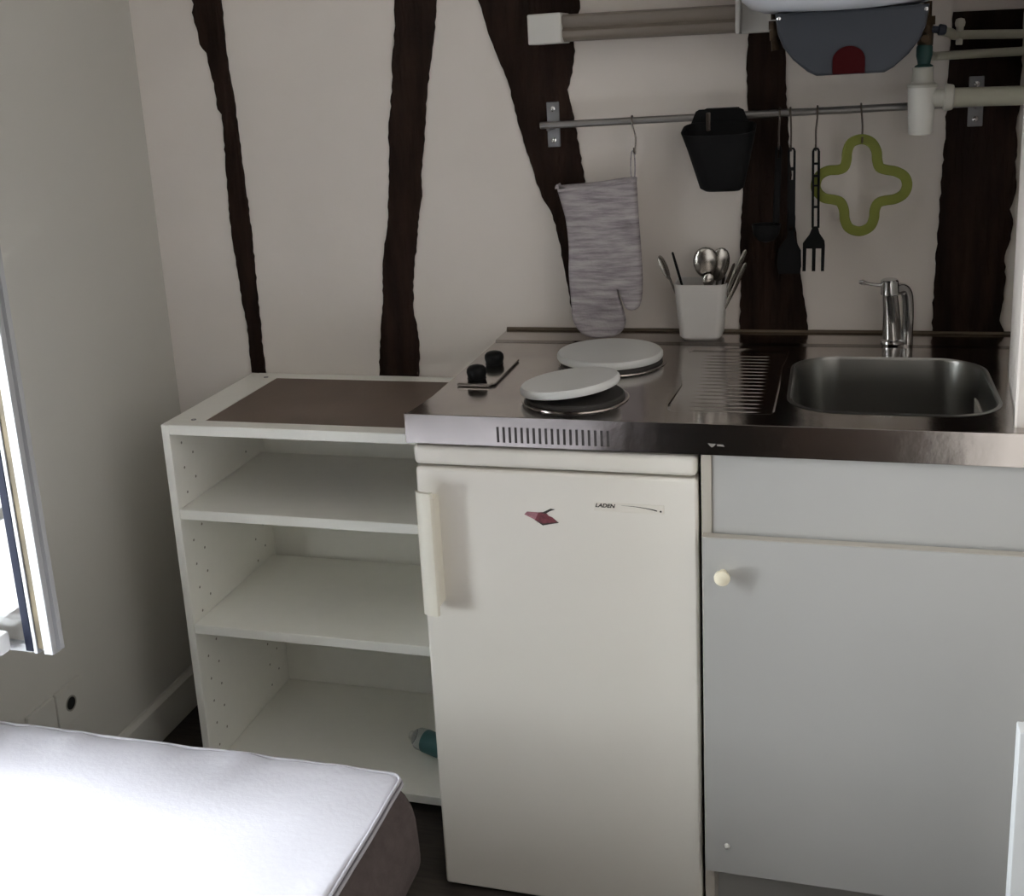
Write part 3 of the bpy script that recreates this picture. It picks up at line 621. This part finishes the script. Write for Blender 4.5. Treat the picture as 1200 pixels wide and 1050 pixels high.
# ------------------------------------------------------------------ water heater
HX, HY = .667, .390
t = thing('water_heater', 'round white wall-hung water heater with slate grey bottom cover, above the rail', 'water heater', (HX,HY,1.39))
bm = lathe(new(), (HX,HY,0), [(.02,1.4905), (.09,1.4920), (.125,1.4965), (.148,1.5045), (.162,1.517), (.167,1.535), (.168,1.56), (.168,2.02), (.160,2.05), (.13,2.07), (.02,2.08)], 64); link('tank', bm, 'tank', t, angle=60)
half = [(.052,1.3925), (.066,1.4000), (.088,1.4190), (.104,1.4400), (.113,1.4620), (.117,1.4930)]
pts = [(HX+.0125-a*1.0, z) for a, z in half][::-1] + [(HX+.0125+a*.98, z) for a, z in half]
bm = prism(new(), pts, .300, .480, 'y', bev=.006, seg=3); bc = link('bottom_cover', bm, 'slate', t, angle=40)
ax, az = HX+.0095, 1.3935
arch = [(ax+.0245, az)]+[(ax+.0245*math.cos(a), az+.0215+.0215*math.sin(a)) for a in [PI*i/16 for i in range(17)]]+[(ax-.0245, az)]
bm = prism(new(), arch, .2965, .301, 'y', bev=.001); link('red_indicator', bm, 'red', bc)
for xx in (HX-.098, HX+.122):
    bm = lathe(new(), (xx, .2995, 1.4850), [(.003,0), (.003,-.002), (.001,-.003)], 12, 'y'); link('cover_screw', bm, 'chrome', bc)
bm = new(); tube(bm, [(.556,.40,1.50), (.556,.40,1.486)], .005, 12); cyl(bm, (.556,.40,1.484), (.556,.40,1.470), .0085, seg=8); cyl(bm, (.556,.40,1.470), (.557,.40,1.452), .0075, seg=16); cyl(bm, (.5575,.40,1.452), (.560,.40,1.436), .0066, .008, seg=8)
link('outlet_nipple', bm, 'brass', t)
bm = box(new(), .62, .71, .555, WALL-.001, 1.60, 1.95, .003); link('wall_bracket', bm, 'zinc', t)
# safety valve
t = thing('safety_valve', 'brass and dark green safety valve between the water heater and the white trap', 'valve', (.80,.4485,1.39))
bm = new(); cyl(bm, (.801,.4485,1.500), (.801,.4485,1.470), .0065, seg=16); cyl(bm, (.801,.4485,1.476), (.801,.4485,1.462), .0125, seg=6); cyl(bm, (.801,.4485,1.463), (.800,.4485,1.448), .0095, seg=16)
cyl(bm, (.800,.4485,1.450), (.7985,.4485,1.430), .0115, .0125, seg=8); cyl(bm, (.797,.4485,1.444), (.797,.425,1.440), .0065, seg=12); link('valve_body', bm, 'brass', t)
bm = new(); cyl(bm, (.808,.4485,1.4545), (.820,.4485,1.4530), .0060, seg=12); cyl(bm, (.818,.4485,1.4535), (.831,.4485,1.4520), .0095, .008, seg=14, bev=.002); link('valve_knob', bm, 'navy', t)
bm = lathe(new(), (.7980,.4485,0), [(.0105,1.4310), (.0130,1.4270), (.0130,1.4130), (.0105,1.4030), (.0100,1.3990), (.0145,1.3965), (.0150,1.3945)], 24); link('drain_funnel', bm, 'teal_green', t)
# trap and waste pipe
t = thing('waste_trap', 'white plastic bottle trap under the water heater valve, with its waste pipe', 'trap', (.798,.4485,1.284))
bm = lathe(new(), (.7960,.4485,0), [(.017,1.2825), (.0195,1.2845), (.0225,1.3600), (.0228,1.3625)], 36); link('trap_cup', bm, 'white_plastic', t)
bm = lathe(new(), (.7970,.4485,0), [(.0242,1.3610), (.0242,1.3655), (.0185,1.3690), (.0170,1.3735), (.0165,1.3900), (.0172,1.3935), (.014,1.3935), (.013,1.38)], 36); link('trap_collar', bm, 'pvc', t)
za, zb_ = 1.3430, 1.3400
bm = new(); cyl(bm, (.812,.4485,za), (.834,.4485,za-.0004), .0150, seg=24); cyl(bm, (.831,.4485,za), (.846,.4485,za-.0006), .0232, .0215, seg=12, bev=.002); link('trap_nut', bm, 'pvc', t)
bm = cyl(new(), (.845,.4485,za-.0008), (.9565,.4485,zb_), .0158, seg=28); link('waste_pipe', bm, 'pipe', t)
# water pipes
for z0_, z1_, r, lab, xs_ in ((1.4425,1.4375,.0078,'upper of the two cream painted water pipes running to the right wall',.829), (1.4095,1.4095,.0076,'lower of the two cream painted water pipes running to the right wall',.800)):
    bm = new()
    if z0_ > 1.42: pts = [(xs_-.004,.4545,z0_+.008), (xs_+.014,.50,z0_+.004), (xs_+.022,.540,z0_), (xs_+.04,.5475,z0_), (.9735,.5485,z1_)]
    else: pts = [(xs_,.470,z0_+.012), (xs_+.012,.52,z0_+.003), (xs_+.02,.545,z0_), (xs_+.05,.5475,z0_), (.9735,.5485,z1_)]
    tube(bm, smooth_path(pts, 5), r, 16)
    tag(link('water_pipe', bm, 'pipe'), lab, 'pipe', 'cream water pipes')
t = thing('pipe_clip', 'small cream pipe fitting standing proud of the upper water pipe', 'pipe fitting', (.858,.545,1.443))
bm = new(); cyl(bm, (.8605,.5475,1.4600), (.8600,.5475,1.4260), .0062, .0055, seg=14, bev=.001); link('fitting_stem', bm, 'pvc', t)
bm = lathe(new(), (.8605,.5475,1.4630), [(.002,-.008), (.0075,-.006), (.0085,0), (.0070,.006), (.002,.008)], 18); link('fitting_cap', bm, 'pvc', t)

# ------------------------------------------------------------------ wall sockets low on the left wall
t = thing('power_socket', 'white double wall socket low on the left wall, just above the mattress', 'socket', (XL,.02,.26))
for ya, yb in ((-.085,-.004), (.0,.081)):
    bm = box(new(), XL, XL+.009, ya, yb, .215, .296, .003, 2); pl = link('socket_plate', bm, 'side_paint', t)
    if ya > -.05:
        yc_, zc_ = .040, .256
        bm = lathe(new(), (XL+.009, yc_, zc_), [(.016,0), (.016,.0015), (.014,.0018), (.013,.0006)], 28, 'x'); so = link('socket_face', bm, 'hole', pl)
        bm = lathe(new(), (XL+.0096, yc_, zc_), [(.0128,0), (.0128,.0003), (.001,.0003)], 24, 'x'); link('socket_well', bm, 'black', so)

# ------------------------------------------------------------------ mattress and bed base
t = thing('mattress', 'white topped mattress with taupe quilted sides and white piping, lower left', 'mattress', (-.35,-1.26,.26))
mx0, mx1, my0, my1 = XL+.016, .0705, -2.21, -.3125
mcx, mcy, mw, mh = (mx0+mx1)/2, (my0+my1)/2, mx1-mx0, my1-my0
def mloop(grow, z, r, k=8, sub=46, wob=0.):
    """rounded rectangle loop with many points along the sides"""
    w_, h_ = mw/2+grow, mh/2+grow; pts = []
    cs = [(mcx+w_-r, mcy+h_-r, 0), (mcx-w_+r, mcy+h_-r, PI/2), (mcx-w_+r, mcy-h_+r, PI), (mcx+w_-r, mcy-h_+r, 1.5*PI)]
    for q, (cx, cy, a0) in enumerate(cs):
        arc = [Vector((cx+r*math.cos(a0+PI/2*i/k), cy+r*math.sin(a0+PI/2*i/k), z)) for i in range(k+1)]
        pts += arc
        nx = cs[(q+1) % 4]; nxt = Vector((nx[0]+r*math.cos(nx[2]), nx[1]+r*math.sin(nx[2]), z))
        pts += [arc[-1].lerp(nxt, i/sub) for i in range(1, sub)]
    for p in pts:
        if wob: p.z += wob*(noise.noise(Vector((p.x*9, p.y*9, 3)))+.6*noise.noise(Vector((p.x*24, p.y*24, 7))))
        # soft fall away from the corner
    return pts
def quilt(l, amp):
    n = len(l); o = []
    for i, p in enumerate(l):
        a, b = l[i-1], l[(i+1) % n]; d = (b-a); d.z = 0; d.normalize(); nn = Vector((d.y, -d.x, 0)); s = p.x+p.y
        o.append(p+nn*amp*(abs(math.sin(s*PI/.085+2.2*math.sin(p.z*22)))-.5))
    return o
sides = []
for i in range(15):
    q = i/14; env = math.sin(PI*q)
    sides.append(quilt(mloop(-.012+.044*math.sin(PI*(.06+.87*q)), .262+.174*q, .022+.055*env), .001+.0065*env))
sides.append(mloop(.000,.440,.018, wob=.002))
bm = new(); loft(bm, sides, cap0=True, cap1=True); link('mattress_side', bm, 'side_fabric', t, angle=80)
tops = []
for g, z, wv in ((.000,.4405,.003), (-.001,.4450,.007), (-.008,.4485,.010), (-.03,.4500,.008), (-.06,.4500,.003), (-.10,.4510,.002), (-.16,.4520,.001), (-.25,.4525,0), (-.35,.453,0)):
    tops.append(mloop(g, z, max(.006, .016+g*.05), wob=wv))
bm = new(); loft(bm, tops, cap0=False, cap1=True); link('mattress_top', bm, 'top_fabric', t, angle=80)
for g, z, r_ in ((.0025,.4365,.0030), (.0005,.4445,.0026)):
    l = mloop(g, z, .017, wob=.003); l = l+[l[0]]
    bm = new(); lps = []; n = len(l)-1
    for i in range(n):
        d = (l[(i+1) % n]-l[i-1]).normalized(); lps.append(ring(l[i], d, r_, 8, up=(0,0,1)))
    L = [[bm.verts.new(q) for q in a] for a in lps]
    for i in range(n):
        for k in range(8): bm.faces.new((L[i][k], L[i][(k+1) % 8], L[(i+1) % n][(k+1) % 8], L[(i+1) % n][k]))
    link('piping', bm, 'pipe_grey', t)
t = thing('bed_base', 'dark bed base carrying the white topped mattress', 'bed base', (-.35,-1.26,0))
bm = new(); box(bm, mx0+.02, mx1-.02, my1-.055, my1-.03, .17, .2615, .003); box(bm, mx0+.02, mx1-.02, my0+.03, my0+.055, .17, .2615, .003)
box(bm, mx1-.05, mx1-.025, my0+.055, my1-.055, .17, .2615, .003); box(bm, mx0+.025, mx0+.05, my0+.055, my1-.055, .17, .2615, .003); link('bed_frame', bm, 'wood_frame', t)
bm = new()
for i in range(14):
    y = my0+.12+i*.125; box(bm, mx0+.05, mx1-.05, y, y+.06, .245, .258)
link('slats', bm, 'wood_frame', t)
for xx in (mx0+.06, mx1-.075):
    for yy in (my0+.08, my1-.09):
        bm = box(new(), xx-.02, xx+.02, yy-.02, yy+.02, 0, .172, .003); link('leg', bm, 'wood_frame', t)

# ------------------------------------------------------------------ light: overcast sky through the window
sc = bpy.context.scene
wd = bpy.data.worlds.new('World'); sc.world = wd; wd.use_nodes = True
bg = wd.node_tree.nodes['Background']; bg.inputs[0].default_value = (.90,.955,1.0,1); bg.inputs[1].default_value = SKY
ld = bpy.data.lights.new('window_portal', 'AREA'); ld.shape = 'RECTANGLE'; ld.size = WZ1-WZ0; ld.size_y = WY1-WY0
ld.cycles.is_portal = True
lo = bpy.data.objects.new('window_portal', ld); C.objects.link(lo); lo.location = (XL-.10, (WY0+WY1)/2, (WZ0+WZ1)/2)
lo.rotation_euler = (0, -PI/2, 0)
# ------------------------------------------------------------------ camera
R_, U_, F_ = Vector((0.95503077,0.29058589,-0.05895823)), Vector((-0.01773476,0.2544688,0.96691836)), Vector((-0.29597586,0.92239117,-0.24817901))
cam = bpy.data.cameras.new('Camera'); co = bpy.data.objects.new('Camera', cam); C.objects.link(co)
co.matrix_world = Matrix(((R_.x,U_.x,-F_.x,.6604), (R_.y,U_.y,-F_.y,-1.698), (R_.z,U_.z,-F_.z,1.4444), (0,0,0,1)))
cam.sensor_fit = 'HORIZONTAL'; cam.sensor_width = 36; cam.lens = 1363.18/1200*36
cam.shift_x = (600-553.13)/1200; cam.shift_y = -(525-424.48)/1200
cam.clip_start = .02
sc.camera = co
sc.view_settings.view_transform = 'Standard'; sc.view_settings.look = 'None'; sc.view_settings.gamma = 1
sc.view_settings.use_curve_mapping = False; sc.view_settings.exposure = EXPO
sc.cycles.max_bounces = 12; sc.cycles.diffuse_bounces = 8; sc.cycles.glossy_bounces = 5; sc.cycles.transmission_bounces = 8
